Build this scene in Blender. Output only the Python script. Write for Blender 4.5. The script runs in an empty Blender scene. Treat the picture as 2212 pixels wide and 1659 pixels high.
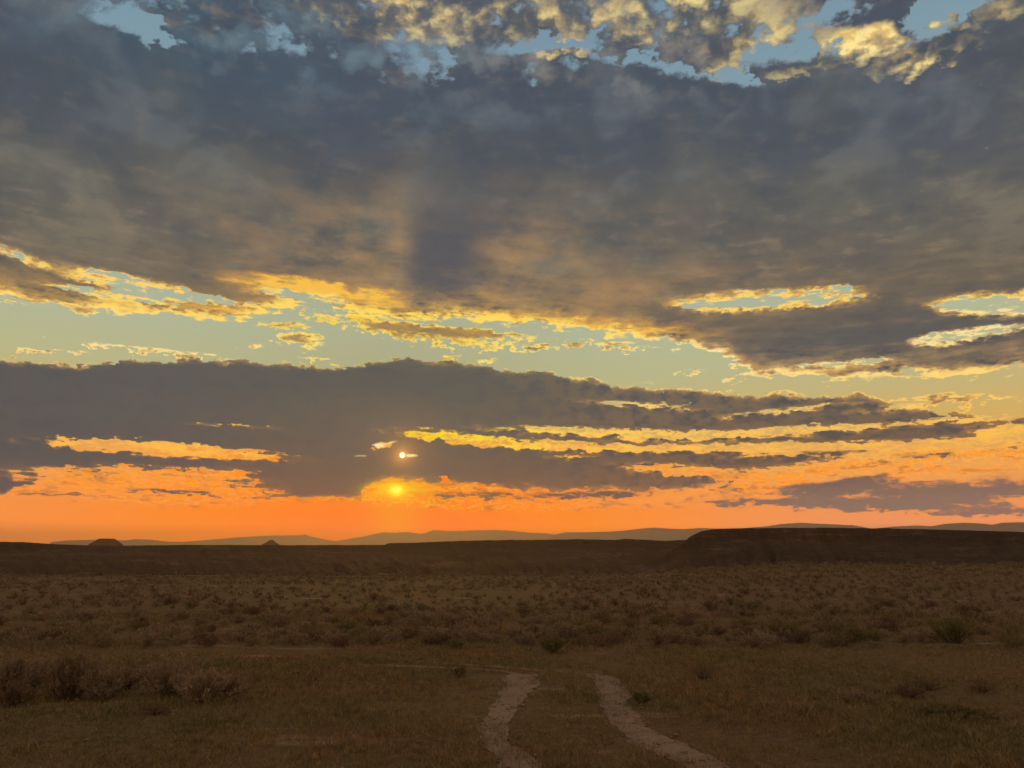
import bpy, bmesh, math, random
import numpy as np
from mathutils import Vector, Matrix, noise as mnoise

# ------------------------------------------------------------------ camera
SC = bpy.context.scene
W0, H0, F0 = 2212.0, 1659.0, 1640.0        # photo size used for measuring, focal length in those pixels
HORIZON = 1210.0
PITCH = math.atan((HORIZON - H0 / 2) / F0)
CAM_H = 1.75
cd = bpy.data.cameras.new('camera')
cam = bpy.data.objects.new('camera', cd)
SC.collection.objects.link(cam)
cam.location = (0, 0, CAM_H)
cam.rotation_euler = (math.pi / 2 + PITCH, 0, 0)
cd.sensor_width = 36.0
cd.lens = 36.0 * F0 / W0
cd.clip_start = 0.1
cd.clip_end = 200000.0
SC.camera = cam


def ray(px, py):
    """world direction seen at a measured point of the photograph"""
    x = (px - W0 / 2) / F0
    y = (H0 / 2 - py) / F0
    c, s = math.cos(PITCH), math.sin(PITCH)
    v = Vector((x, c - y * s, s + y * c))
    return v.normalized()


def azel(px, py):
    v = ray(px, py)
    return math.degrees(math.atan2(v.x, v.y)), math.degrees(math.asin(v.z))


SUN_AZ, SUN_EL = azel(869, 983)

# ------------------------------------------------------------------ exposure
SC.view_settings.view_transform = 'Standard'
SC.view_settings.look = 'None'
SC.view_settings.exposure = 0.0
SC.view_settings.gamma = 1.0
SC.view_settings.use_curve_mapping = False

# ------------------------------------------------------------------ sun lamp (weak: the sun stands behind the cloud bank)
sl = bpy.data.lights.new('sun', 'SUN')
sl.energy = 0.32
sl.angle = math.radians(4)
sl.color = (1.0, 0.44, 0.06)
sun = bpy.data.objects.new('sun', sl)
SC.collection.objects.link(sun)
sd = Vector((math.sin(math.radians(SUN_AZ)) * math.cos(math.radians(SUN_EL)),
             math.cos(math.radians(SUN_AZ)) * math.cos(math.radians(SUN_EL)),
             math.sin(math.radians(SUN_EL))))
sun.rotation_euler = sd.to_track_quat('Z', 'Y').to_euler()
sun.location = (0, 0, 60)

# ------------------------------------------------------------------ sky (world shader, written as maths on the view direction)
world = bpy.data.worlds.new('World')
SC.world = world
world.use_nodes = True
world.cycles.sampling_method = 'MANUAL'
world.cycles.sample_map_resolution = 512
NT = world.node_tree
NT.nodes.clear()


def srgb(r, g, b):
    f = lambda c: (c / 255 / 12.92) if c / 255 <= 0.04045 else ((c / 255 + 0.055) / 1.055) ** 2.4
    return (f(r), f(g), f(b))


class S:
    """a scalar socket with arithmetic"""
    def __init__(self, s): self.s = s
    def __add__(a, b): return M('ADD', a, b)
    __radd__ = __add__
    def __sub__(a, b): return M('SUBTRACT', a, b)
    def __rsub__(a, b): return M('SUBTRACT', b, a)
    def __mul__(a, b): return M('MULTIPLY', a, b)
    __rmul__ = __mul__
    def __truediv__(a, b): return M('DIVIDE', a, b)
    def __rtruediv__(a, b): return M('DIVIDE', b, a)
    def __neg__(a): return M('MULTIPLY', a, -1.0)
    def __pow__(a, b): return M('POWER', a, b)


def put(sock, v):
    if isinstance(v, S): NT.links.new(v.s, sock)
    else: sock.default_value = v


def M(op, *a, clamp=False):
    n = NT.nodes.new('ShaderNodeMath')
    n.operation = op
    n.use_clamp = clamp
    for i, v in enumerate(a): put(n.inputs[i], v)
    return S(n.outputs[0])


def mx(a, b): return M('MAXIMUM', a, b)
def mn(a, b): return M('MINIMUM', a, b)
def clamp01(a): return M('ADD', a, 0.0, clamp=True)
def exp(a): return M('EXPONENT', a)
def ss(a, lo, hi):
    n = NT.nodes.new('ShaderNodeMapRange')
    n.interpolation_type = 'SMOOTHSTEP'
    put(n.inputs[0], a); put(n.inputs[1], lo); put(n.inputs[2], hi)
    n.inputs[3].default_value = 0; n.inputs[4].default_value = 1
    return S(n.outputs[0])


def V(x, y, z=0.0):
    n = NT.nodes.new('ShaderNodeCombineXYZ')
    put(n.inputs[0], x); put(n.inputs[1], y); put(n.inputs[2], z)
    return n.outputs[0]


def noise(x, y, z=0.0, scale=1.0, detail=4.0, rough=0.55, lac=2.1, dist=0.0):
    n = NT.nodes.new('ShaderNodeTexNoise')
    n.noise_dimensions = '2D'
    m = NT.nodes.new('ShaderNodeVectorMath')
    m.operation = 'ADD'
    NT.links.new(V(x, y, 0.0), m.inputs[0])
    m.inputs[1].default_value = (z * 37.3 / scale, z * -21.7 / scale, 0)
    NT.links.new(m.outputs[0], n.inputs['Vector'])
    n.inputs['Scale'].default_value = scale
    n.inputs['Detail'].default_value = detail
    n.inputs['Roughness'].default_value = rough
    n.inputs['Lacunarity'].default_value = lac
    n.inputs['Distortion'].default_value = dist
    return (S(n.outputs[0]) - 0.5) * 2.0


def col(c):
    n = NT.nodes.new('ShaderNodeRGB')
    n.outputs[0].default_value = (*c, 1)
    return S(n.outputs[0])


def mixc(f, a, b, mode='MIX'):
    n = NT.nodes.new('ShaderNodeMix')
    n.data_type = 'RGBA'
    n.blend_type = mode
    n.clamp_factor = True
    put(n.inputs[0], f)
    for i, v in ((6, a), (7, b)):
        if isinstance(v, S): NT.links.new(v.s, n.inputs[i])
        else: n.inputs[i].default_value = (*v, 1)
    return S(n.outputs[2])


def ramp(a, stops):
    n = NT.nodes.new('ShaderNodeValToRGB')
    put(n.inputs[0], a)
    e = n.color_ramp.elements
    while len(e) < len(stops): e.new(0.5)
    for i, (p, c) in enumerate(stops):
        e[i].position = p
        e[i].color = (*c, 1)
    return S(n.outputs[0])


AZ0, AZR = -50.0, 100.0
def curve(x_az, pts, lo, hi):
    """elevation (deg) as a function of azimuth through measured points of the photograph"""
    n = NT.nodes.new('ShaderNodeFloatCurve')
    put(n.inputs['Value'], (x_az - AZ0) / AZR)
    cu = n.mapping.curves[0]
    P = [azel(*p) for p in pts]
    P = [((a - AZ0) / AZR, (e - lo) / (hi - lo)) for a, e in P]
    cu.points[0].location = (0.0, P[0][1])
    cu.points[1].location = (1.0, P[-1][1])
    for p in P: cu.points.new(*p)
    n.mapping.update()
    return S(n.outputs[0]) * (hi - lo) + lo


tc = NT.nodes.new('ShaderNodeTexCoord')
sep = NT.nodes.new('ShaderNodeSeparateXYZ')
NT.links.new(tc.outputs['Generated'], sep.inputs[0])
dx, dy, dz = S(sep.outputs[0]), S(sep.outputs[1]), S(sep.outputs[2])
DEG = 180 / math.pi
az = M('ARCTAN2', dx, dy) * DEG
el = M('ARCSINE', dz) * DEG
elp = mx(el, -2.0)
q = M('LOGARITHM', elp + 8.0, math.e) * 46.0          # vertical coordinate stretched towards the horizon
KPX = math.degrees(1 / F0)


def bump(vec, px, py, sx, sy, slope=0.0):
    """soft elliptic bump, 1 in its middle, size in photo pixels; slope = fall of its long axis to the right"""
    a0, e0 = azel(px, py)
    r = math.hypot((px - W0 / 2) / F0, (H0 / 2 - py) / F0)
    k = KPX / (1 + r * r) ** 0.7
    n = NT.nodes.new('ShaderNodeMapping')
    n.vector_type = 'TEXTURE'
    NT.links.new(vec, n.inputs['Vector'])
    n.inputs['Location'].default_value = (a0, e0, 0)
    n.inputs['Rotation'].default_value = (0, 0, -math.atan(slope))
    n.inputs['Scale'].default_value = (1.8 * sx * k / math.cos(math.radians(e0)), 1.8 * sy * k, 1)
    g = NT.nodes.new('ShaderNodeTexGradient')
    g.gradient_type = 'SPHERICAL'
    NT.links.new(n.outputs[0], g.inputs[0])
    return S(g.outputs[1])


def bumps(A, E, items):
    """weighted sum of bumps: (weight, px, py, sx, sy[, slope])"""
    vec = V(A, E, 0.0)
    acc = 0.0
    for it in items:
        acc = M('MULTIPLY_ADD', bump(vec, *it[1:]), float(it[0]), acc)
    return acc


# ---- noise fields
sa, se = az - SUN_AZ, el - SUN_EL
rs = M('SQRT', sa * sa + se * se)
ux, uy = sa / (rs + 0.5), se / (rs + 0.5)
w1 = noise(az, q, 1.7, 0.10, 2)
w2 = noise(az, q, 9.2, 0.10, 2)
f1 = noise(az, q, 3.1, 0.28, 7, 0.60)
f1s = noise(az - ux * 0.9, q - uy * 0.9, 3.1, 0.28, 5, 0.60)
f2 = noise(az + w1, el * 1.8, 5.5, 0.70, 5, 0.52) * 1.8
f3 = noise(az + f2 * 0.15, el * 2.3, 7.7, 1.5, 5, 0.56) * 1.5
st = noise(az * 0.30 + f2 * 0.12, el * 1.5 + az * 0.05 + w1 * 0.4, 2.9, 0.9, 5, 0.58) * 1.4      # flat streaks, a few degrees long
rel = f1 - f1s
st2 = noise(az * 0.55 + f2 * 0.25, el * 3.0 + az * 0.07, 6.1, 1.1, 5, 0.66)   # finer streaks low down

# ---- clear sky behind everything
hor = ramp(clamp01(elp / 40.0), [
    (0.0, srgb(250, 142, 70)), (0.09, srgb(243, 146, 72)), (0.16, srgb(228, 160, 86)), (0.24, srgb(208, 172, 100)),
    (0.33, srgb(184, 180, 134)), (0.42, srgb(176, 182, 150)), (0.52, srgb(164, 172, 154)),
    (0.80, srgb(130, 156, 166)), (1.0, srgb(116, 144, 164))])
orange = srgb(255, 131, 0)
sky = mixc(clamp01(exp(-((sa + 1.0) / 15.5) * ((sa + 1.0) / 15.5)) * ss(el, 10.5, 6.0) * 1.15), hor, orange)
sky = mixc(clamp01(ss(az, 10.0, 26.0) * ss(el, 6.5, 0.5) * 0.75), sky, srgb(224, 148, 108))
sky = mixc(clamp01(exp(-(sa * sa + se * se) / 150.0) * ss(el, 9.0, 14.0)) * 0.6, sky, srgb(166, 156, 120))

# ---- upper deck ----------------------------------------------------------
aw = az + w1 * 1.6 + f3 * 0.3 + f2 * 0.5
lowU = curve(aw, [(-300, 630), (0, 640), (60, 655), (150, 668), (250, 676), (430, 690), (520, 690), (600, 672), (700, 657),
                  (745, 676), (870, 693), (1000, 692), (1150, 706), (1290, 716), (1400, 735), (1500, 758), (1580, 792),
                  (1620, 812), (1700, 816), (1830, 822), (1950, 812), (2080, 816), (2212, 802), (2500, 790)], 0, 40)
dUb = el - lowU + f1 * 0.35 + f2 * 0.34 + f3 * 0.18 + st * 0.45 + st2 * 0.32
# heaped, broken cloud along the top
cum = noise(az + f2 * 0.6, el * 1.35 + f2 * 0.3, 21.0, 0.20, 8, 0.58)
cumb = noise(az + f2 * 0.25, el * 1.35 + f2 * 0.15, 21.0, 0.20, 4, 0.5)
cums = noise(az - ux * 1.3 + f2 * 0.25, (el - uy * 1.3) * 1.35 + f2 * 0.15, 21.0, 0.20, 4, 0.5)
crel = cumb - cums
topgaps = bumps(az + f2 * 1.5 + f1 * 1.2, el + cum * 1.6 + f1 * 0.7, [
    (1.15, 235, 45, 120, 30), (0.8, 110, 120, 80, 20, 0.2), (1.0, 320, 110, 30, 50), (0.9, 925, 130, 34, 60, 0.3),
    (0.6, 850, 90, 40, 20), (1.2, 1130, 95, 130, 13), (1.1, 1420, 142, 170, 11, 0.25), (1.1, 1765, 35, 60, 26),
    (1.3, 1640, 190, 100, 20, 0.3), (1.35, 1930, 100, 190, 34, 0.1), (1.6, 2080, 5, 160, 20), (0.8, 1060, 30, 20, 14),
    (1.1, 2110, 150, 70, 20), (0.7, 1910, 312, 18, 14), (0.7, 1690, 120, 80, 30), (0.5, 500, 100, 90, 40),
    (0.55, 1000, 230, 60, 20, 0.4), (0.5, 1430, 90, 60, 30)])
tz = ss(el, 30.0, 36.0)
T = 1.35 + (cum + f2 * 0.12) * (2.4 + ss(az, 0.0, 20.0) * 2.4) * tz - topgaps * 1.75 + f2 * 0.35
lowgaps = bumps(az + f1 * 1.2 + f2 * 0.6, el + f3 * 0.20 + f1 * 0.2 + st * 0.2, [
    (1.0, 280, 612, 130, 15, 0.04), (1.0, 420, 645, 110, 8, -0.02), (0.95, 250, 640, 130, 8, 0.03), (1.2, 1650, 648, 160, 18, 0.06),
    (1.3, 2170, 655, 110, 20, 0.15), (1.2, 2080, 725, 90, 13, 0.0), (0.8, 1800, 788, 100, 8, 0.02), (0.55, 20, 545, 50, 16, 0.2),
    (0.9, 650, 640, 90, 12, 0.05)])
lz = ss(lowgaps, 0.05, 0.45)
T2 = 1.05 - lowgaps * 1.15 + (f3 * 0.28 + f2 * 0.7 + st * 1.6 + st2 * 0.9) * lz
dU = mn(mn(dUb, T * 1.5 + (1.0 - tz) * 4.0), T2 * 0.9 + (1.0 - lz) * 2.0)
pf = noise(az + f2 * 0.3, el * 1.2, 15.5, 0.42, 4, 0.6)

# ---- loose pieces hanging in the clear gap (bump minus threshold = density)
bits = bumps(az + f3 * 0.5 + f2 * 0.8, el + f2 * 0.26 + f3 * 0.22, [
    (1.3, 900, 716, 230, 19, 0.115), (1.3, 652, 733, 48, 19, 0.05), (1.0, 610, 700, 60, 8, -0.05), (1.1, 88, 758, 45, 7),
    (1.0, 170, 762, 25, 5), (1.1, 190, 666, 60, 13, 0.05), (1.1, 15, 652, 34, 8, 0.2), (1.1, 1340, 745, 80, 8, 0.12),
    (1.0, 1240, 745, 25, 5), (1.0, 1170, 748, 18, 5), (1.0, 1500, 801, 28, 5, 0.1), (1.0, 690, 776, 45, 6, 0.05),
    (1.25, 2050, 862, 115, 13, 0.06), (1.0, 1250, 820, 28, 6), (1.0, 1060, 778, 20, 6), (1.0, 970, 772, 30, 6),
    (1.1, 370, 763, 180, 9, 0.02), (1.0, 1640, 806, 70, 9, -0.1), (0.9, 560, 745, 30, 5), (0.9, 1050, 720, 160, 8, 0.05)])
dB = (bits - 0.55 + f3 * 0.45 + f2 * 0.25 + st2 * 0.4) * 0.7

# ---- lower bank ----------------------------------------------------------
topL = curve(az + f3 * 0.3 + f2 * 0.3, [(-300, 770), (0, 772), (50, 780), (120, 788), (230, 782), (330, 778), (480, 774), (640, 788), (740, 792),
                  (850, 776), (960, 778), (1080, 795), (1170, 802), (1280, 820), (1400, 838), (1560, 846), (1750, 850),
                  (1900, 858), (1990, 884), (2090, 896), (2212, 906), (2500, 930)], -2, 30)
botL = curve(az + f3 * 0.25 + w1, [(-300, 1072), (0, 1072), (150, 1074), (400, 1076), (690, 1076), (770, 1072), (790, 1052), (850, 1036), (940, 1042),
                  (1050, 1050), (1200, 1060), (1330, 1062), (1500, 1060), (1600, 1052), (1680, 1030), (1800, 1000), (1950, 985), (2212, 960),
                  (2500, 950)], -5, 20)
rough = ss(az, -9.0, 14.0)
dLt = topL - el + f2 * 0.26 + f3 * 0.26 + pf * 0.6
dLb = el - botL + f3 * 0.20 + st * 0.22 * rough + f2 * (0.20 + 0.25 * ss(az, -12.0, -9.0)) + f1 * 0.5 * ss(az, -12.0, -6.0)
hA = az + f2 * 1.0 + f1 * 0.8 + st * 0.8
hE = el + f3 * 0.18 + f2 * 0.18 + f1 * 0.10 + st2 * 0.18
holes = bumps(hA, hE, [
    (1.3, 400, 975, 190, 12, 0.035), (0.9, 330, 968, 180, 9, 0.0), (1.5, 330, 1048, 200, 30, 0.02), (1.1, 450, 1025, 70, 12, -0.1),
    (1.0, 100, 1056, 90, 10, -0.2), (1.4, 990, 946, 110, 10, 0.10), (1.3, 1200, 962, 190, 8, 0.06), (1.3, 1290, 934, 190, 8, 0.05),
    (1.2, 1600, 938, 200, 9, 0.0), (1.1, 1560, 966, 270, 7, 0.02), (0.9, 1950, 880, 70, 7), (0.9, 1700, 886, 120, 5, -0.04),
    (1.5, 1940, 975, 260, 13, 0.05), (1.2, 2120, 950, 120, 10, 0.0), (1.2, 2180, 930, 60, 12, 0.1), (1.2, 1500, 1018, 120, 11, 0.10),
    (1.6, 1720, 1040, 160, 18, -0.05), (1.6, 2000, 1005, 270, 18, 0.0), (1.3, 821, 962, 15, 5, -0.1), (0.9, 1240, 985, 40, 3),
    (0.8, 1420, 832, 50, 5, 0.2), (0.9, 1390, 875, 100, 5, 0.1), (0.7, 500, 920, 80, 3), (1.0, 2100, 905, 110, 5, 0.05),
    (0.7, 1820, 925, 160, 5, 0.02)])
dLh = (0.62 - holes + pf * 0.35 * ss(holes, 0.2, 0.6) * ss(az, -12.0, -18.0) + (f3 * 0.24 + st * 0.45 + st2 * 0.75) * ss(holes, 0.12, 0.5)) * 0.9
dL = mn(mn(dLt, dLb), dLh)
# low cloud at the right, ragged scraps along the bottom of the bank
low = bumps(hA, hE, [
    (1.5, 2080, 1063, 340, 32, 0.02), (1.2, 1800, 1050, 100, 16, -0.15), (0.9, 1550, 1052, 60, 11), (1.2, 1330, 1068, 120, 11, 0.0),
    (1.1, 1020, 1068, 210, 15, 0.03), (0.9, 1900, 1098, 260, 14, 0.05), (0.8, 450, 1068, 150, 7, 0.05), (1.1, 1780, 978, 120, 13, 0.03),
    (1.0, 2000, 985, 110, 8), (0.8, 1600, 1085, 120, 7, 0.05), (0.8, 2150, 1110, 120, 8), (0.7, 300, 1062, 150, 6, -0.03), (0.9, 1700, 935, 150, 6)])
dLow = (low - 0.62 + f3 * 0.30 + st * 0.30 + st2 * 0.45) * 0.9

# ---- cloud colours --------------------------------------------------------
body = ramp(clamp01(elp / 42.0), [
    (0.0, srgb(170, 114, 86)), (0.09, srgb(122, 92, 78)), (0.17, srgb(90, 80, 75)), (0.28, srgb(86, 84, 82)), (0.36, srgb(90, 88, 86)), (0.44, srgb(106, 97, 85)),
    (0.50, srgb(102, 97, 88)), (0.58, srgb(98, 97, 91)), (0.68, srgb(80, 84, 90)), (0.82, srgb(74, 83, 96)), (1.0, srgb(98, 105, 112))])
patch = noise(az + w1, q, 33.0, 0.09, 4, 0.5)
body = mixc(ss(patch, -0.2, 0.4) * 0.45 * ss(el, 18.0, 28.0), body, srgb(80, 86, 101))
body = mixc(ss(patch, 0.0, -0.5) * 0.40 * ss(el, 18.0, 22.0), body, srgb(112, 110, 100))
body = mixc(clamp01(exp(-((az + 26) / 12.0) * ((az + 26) / 12.0)) * ss(el, 28.0, 34.0)) * 0.6, body, srgb(70, 90, 104))
body = mixc(clamp01(ss(az, -12.0, -28.0) * ss(el, 15.5, 11.0) * 0.5), body, srgb(84, 86, 88))
shade = clamp01(rel * 0.5 + f2 * 0.05 + st * 0.30 + 0.5)
bil = noise(az * 0.55 + w1, q * 0.8 + w2 * 2.0, 61.0, 0.22, 4, 0.5) * 1.6
body = mixc(ss(bil, 0.05, -0.5) * 0.38 * ss(el, 17.0, 22.0), body, srgb(70, 76, 86))
body = mixc(ss(bil, 0.1, 0.6) * 0.45 * ss(el, 17.0, 22.0), body, mixc(ss(el, 30.0, 22.0), srgb(104, 110, 116), srgb(134, 124, 106)))
soft = 1.0 - 0.65 * ss(el, 22.0, 28.0) * ss(el, 37.0, 33.0)
body = mixc(ss(shade, 0.5, 0.15) * 0.40 * soft, body, srgb(72, 72, 80))
body = mixc(ss(shade, 0.5, 0.9) * 0.55 * ss(el, 15.0, 21.0) * soft, body, srgb(138, 124, 106))
# rays fanned out from the sun: light and shadow in the air beneath the deck
ang = M('ARCTAN2', sa, se + 0.001)
rn = noise(ang * 3.2, rs * 0.015, 4.0, 2.0, 3, 0.55) * 1.5
wfade = ss(el, 15.8, 19.5) * ss(el, 33.0, 20.0)
wedge = ss(ang, -0.07, 0.09) * ss(ang, 0.50, 0.22) * wfade
glowU = clamp01(exp(-((az + 6.0) / 15.0) * ((az + 6.0) / 15.0)) * exp(-((el - 21.5) / 4.8) * ((el - 21.5) / 4.8)) * 1.2)
glowR = clamp01(exp(-((az - 8.0) / 13.0) * ((az - 8.0) / 13.0)) * exp(-((el - 19.5) / 3.0) * ((el - 19.5) / 3.0)))
streak = noise(az * 0.35 + w1 * 0.3, el * 0.9 + az * 0.05, 44.0, 0.5, 5, 0.6)
gl = clamp01(mx(glowU, glowR * 0.9) * (0.42 + rn * 0.22 + streak * 1.1)) * (1.0 - wedge)
body = mixc(gl * 0.9, body, srgb(176, 138, 94))
fire = clamp01(bumps(az + f2 * 0.6 + st * 0.8, el + f2 * 0.25 + st * 0.3, [
    (1.5, 620, 616, 95, 15, 0.02), (1.2, 790, 640, 90, 14, 0.10), (0.9, 1180, 688, 120, 10, 0.05), (0.9, 1390, 712, 110, 10, 0.10),
    (0.8, 480, 668, 120, 8, 0.02), (0.8, 100, 652, 120, 9, 0.12), (0.8, 1560, 770, 60, 14, 0.35), (0.7, 1750, 800, 100, 8, 0.0)]) * (0.9 + st2 * 0.9)) * (1.0 - wedge)
body = mixc(fire * 0.9, body, mixc(ss(fire, 0.3, 0.9), srgb(214, 150, 72), srgb(255, 196, 70)))
body = mixc(wedge * 0.75, body, srgb(82, 82, 92))
# orange light soaked into the bank near the sun
near = clamp01(exp(-(sa / 11.0) * (sa / 11.0)) * exp(-((el - 4.5) / 3.2) * ((el - 4.5) / 3.2)))
body = mixc(near * 0.40, body, srgb(170, 92, 40))

body = mixc(clamp01(exp(-rs / 11.0)) * ss(el, 15.0, 10.0) * 0.75, body, srgb(126, 106, 88))
body = mixc(ss(az, 8.0, 20.0) * ss(el, 7.0, 3.5) * 0.55, body, srgb(150, 122, 106))
# rim light: thin cloud glows
rimc = ramp(clamp01(elp / 40.0), [
    (0.0, srgb(255, 150, 84)), (0.12, srgb(255, 158, 76)), (0.20, srgb(255, 192, 80)), (0.30, srgb(255, 214, 120)), (0.37, srgb(255, 230, 160)),
    (0.42, srgb(255, 214, 104)), (0.55, srgb(248, 204, 120)), (0.8, srgb(236, 208, 150)), (1.0, srgb(240, 212, 132)) ])
sunny = clamp01(exp(-(sa * sa / 120.0 + se * se / 90.0)) * 1.3)
rimc = mixc(sunny * ss(el, 7.0, 9.0), rimc, srgb(255, 222, 44))
rimdeep = mixc(0.45, rimc, srgb(226, 140, 50))


def cloud(base, d, edge, rimw, rimk, tex, deep=0.0):
    a = ss(d, 0.0, edge)
    r = clamp01(exp(-mx(d, 0.0) / rimw) * rimk * tex)
    c = mixc(r, body, rimdeep)
    c = mixc(ss(r, 0.35, 0.85), c, rimc)
    return mixc(a, base, c)


t3 = clamp01(0.85 + f3 * 0.7 + st * 1.0 + st2 * 1.0)
bandU = ss(el, 24.5, 19.5)
midU = clamp01(exp(-(sa / 12.0) * (sa / 12.0)))
rimwU = 0.20 + lz * 0.25 + bandU * 0.34 + clamp01(st * 1.5) * 0.5 * bandU + clamp01(w2 + 0.3) * 0.25 + midU * 0.25
gold = bumps(az + f1 * 0.8, el + f2 * 0.8, [
    (1.1, 900, 10, 170, 45), (1.1, 1480, 0, 150, 40), (1.4, 1910, 62, 120, 36), (0.9, 1640, 70, 80, 40), (1.1, 1990, 125, 70, 18),
    (1.2, 1715, 138, 40, 18), (1.0, 1810, 98, 40, 18), (0.9, 1560, 150, 40, 12), (0.9, 1220, 95, 60, 10), (0.7, 1200, 20, 90, 40),
    (0.6, 2170, 20, 40, 20), (0.7, 1370, 75, 40, 15)])
topGold = clamp01(gold) * ss(crel + f2 * 0.10, -0.20, 0.30)
rimkU = 0.10 + bandU * 1.35 + clamp01(gold * 1.4) * 0.8 + ss(az, 0.0, 22.0) * 0.25 * tz
relc = mixc(clamp01(tz * ss(az, -12.0, 10.0)), srgb(112, 132, 142), srgb(164, 152, 134))
body = mixc(clamp01(crel * 1.8 + f2 * 0.15) * tz * 0.7, body, relc)
body = mixc(clamp01(crel * -1.8) * tz * 0.5, body, srgb(72, 80, 92))
body = mixc(clamp01(topGold), body, mixc(ss(f2, -0.3, 0.4), srgb(222, 188, 118), srgb(255, 228, 150)))
out = cloud(sky, dU, 0.30 + lz * 0.25 + ss(el, 28.0, 36.0) * 1.3, rimwU, rimkU, t3)
out = cloud(out, dB, 0.20, 0.42, 1.3, clamp01(0.85 + f3 * 0.9))
inner = clamp01(0.62 - dLh * 0.8)
out = mixc(clamp01(ss(holes, 0.35, 0.8) * ss(st + f3 * 0.5, -0.35, 0.25) * ss(el, 14.0, 12.0) * 0.85), out, mixc(ss(el, 6.5, 7.5), srgb(255, 150, 40), rimc))
sx_, sy_ = az - azel(856, 1058)[0], el - azel(856, 1058)[1]
vein = ss(M('ABSOLUTE', f3 * 0.55 + st2 * 0.9 + f2 * 0.25), 0.15, 0.01)
lowsun = clamp01(bumps(hA, hE, [(1.3, 1020, 1066, 290, 26, 0.03), (1.2, 330, 1048, 260, 34, 0.02), (0.8, 1600, 1050, 260, 40, 0.03), (0.7, 1950, 1000, 260, 40)]))
greyl = ss(st * 0.8 + st2 * 0.7 + f2 * 0.3, 0.05, 0.35) * ss(lowsun, 0.1, 0.5)
out = mixc(greyl * 0.55, out, srgb(168, 112, 76))
out = mixc(clamp01(mx(ss(holes + low * 0.6, 0.25, 0.6), ss(lowsun, 0.15, 0.45)) * vein * ss(el, 11.5, 9.5) * 0.8), out, mixc(clamp01(exp(-(sx_ * sx_ / 30.0))), rimc, srgb(255, 196, 40)))
out = mixc(clamp01(exp(-(sx_ * sx_ / 3.5)) * ss(el, 7.0, 4.0) * 0.55), out, srgb(255, 158, 0))
out = cloud(out, dL, 0.13, 0.12 + rough * 0.10, 1.2, clamp01(0.70 + f3 * 1.0 + f2 * 1.2))
out = cloud(out, dLow, 0.45, 0.14, 0.9, clamp01(0.8 + f3 * 0.9))

# afterglow over the horizon and glare round the sun
g2 = clamp01(exp(-(sx_ * sx_ / 3.6 + sy_ * sy_ / 0.40)) * (0.9 + f3 * 0.8 + st2 * 0.8))
core = exp(-(sx_ * sx_ / 0.36 + sy_ * sy_ / 0.20))
out = mixc(clamp01(g2 * 0.9 + core), out, srgb(255, 200, 0))
out = mixc(clamp01(core * core * 1.4), out, (1.3, 1.0, 0.10))
out = mixc(clamp01(exp(-rs / 1.1) * 0.45), out, srgb(220, 140, 60))
out = mixc(clamp01(exp(-rs / 0.40) * 0.95), out, srgb(255, 182, 96))
rr = rs + M('ABSOLUTE', f3) * 0.10
out = mixc(ss(rr, 0.27, 0.12), out, (2.4, 1.9, 1.0))
out = mixc(clamp01(bumps(az + f3 * 0.25, el + f3 * 0.08, [(1.5, 886, 984, 11, 2.5), (1.6, 820, 962, 10, 4, -0.1), (1.0, 845, 956, 8, 2, -0.3), (0.6, 778, 985, 10, 1.5)])), out, srgb(255, 226, 150))

# the sky behind the camera, clear and still lit by the low sun: a physical sky
nish = NT.nodes.new('ShaderNodeTexSky')
nish.sky_type = 'NISHITA'
nish.sun_disc = False
nish.sun_elevation = math.radians(SUN_EL)
nish.sun_rotation = math.radians(SUN_AZ)
nish.dust_density = 3.0
back = mixc(1.0, S(nish.outputs[0]), (0.10, 0.10, 0.10), 'MULTIPLY')
# these colours are those seen from the ground; the sky above the haze is stronger near the horizon:
# take off the light the haze adds and make up for what it swallows
HZ_DENS, HZ_TOP, HZ_FAR = 1.1e-4, 468.0, 14000.0
sinel = mx(M('SINE', mx(el, 1.0) * (math.pi / 180)), 0.01)
Tz = mx(exp(mn(HZ_TOP / sinel, HZ_FAR) * -HZ_DENS), 0.30)
fall = 1.0 / (1.0 + rs * rs / 182.0)
J = []
for base_, peak in ((0.17, 0.42), (0.102, 0.142), (0.043, 0.015)):
    J.append(base_ + fall * peak)
sp = NT.nodes.new('ShaderNodeSeparateColor')
NT.links.new(out.s, sp.inputs[0])
cb = NT.nodes.new('ShaderNodeCombineColor')
for i in range(3):
    ch = mx((S(sp.outputs[i]) - (1.0 - Tz) * J[i]) / Tz, 0.004)
    NT.links.new(ch.s, cb.inputs[i])
out = S(cb.outputs[0])
# unseen warm cloud glow, added over and behind the camera to brighten the ground
backc = mixc(ss(noise(az, el, 51.0, 0.03, 3) + f1 * 0.2, -0.2, 0.3), mixc(0.6, srgb(150, 140, 140), back), (0.86, 0.51, 0.25))
backf = clamp01(ss(M('ABSOLUTE', az), 50.0, 95.0) + ss(el, 48.0, 68.0)) * ss(el, -4.0, 4.0)
out = mixc(backf * 0.9, out, backc)
bg = NT.nodes.new('ShaderNodeBackground')
bg.inputs['Strength'].default_value = 1.0
NT.links.new(out.s, bg.inputs['Color'])
wo = NT.nodes.new('ShaderNodeOutputWorld')
NT.links.new(bg.outputs[0], wo.inputs['Surface'])

# ================================================================== helpers
RNG = np.random.default_rng(7)


def link(o):
    SC.collection.objects.link(o)
    return o


def tag(o, label=None, cat=None, group=None, kind=None):
    if label: o['label'] = label
    if cat: o['category'] = cat
    if group: o['group'] = group
    if kind: o['kind'] = kind
    return o


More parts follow.
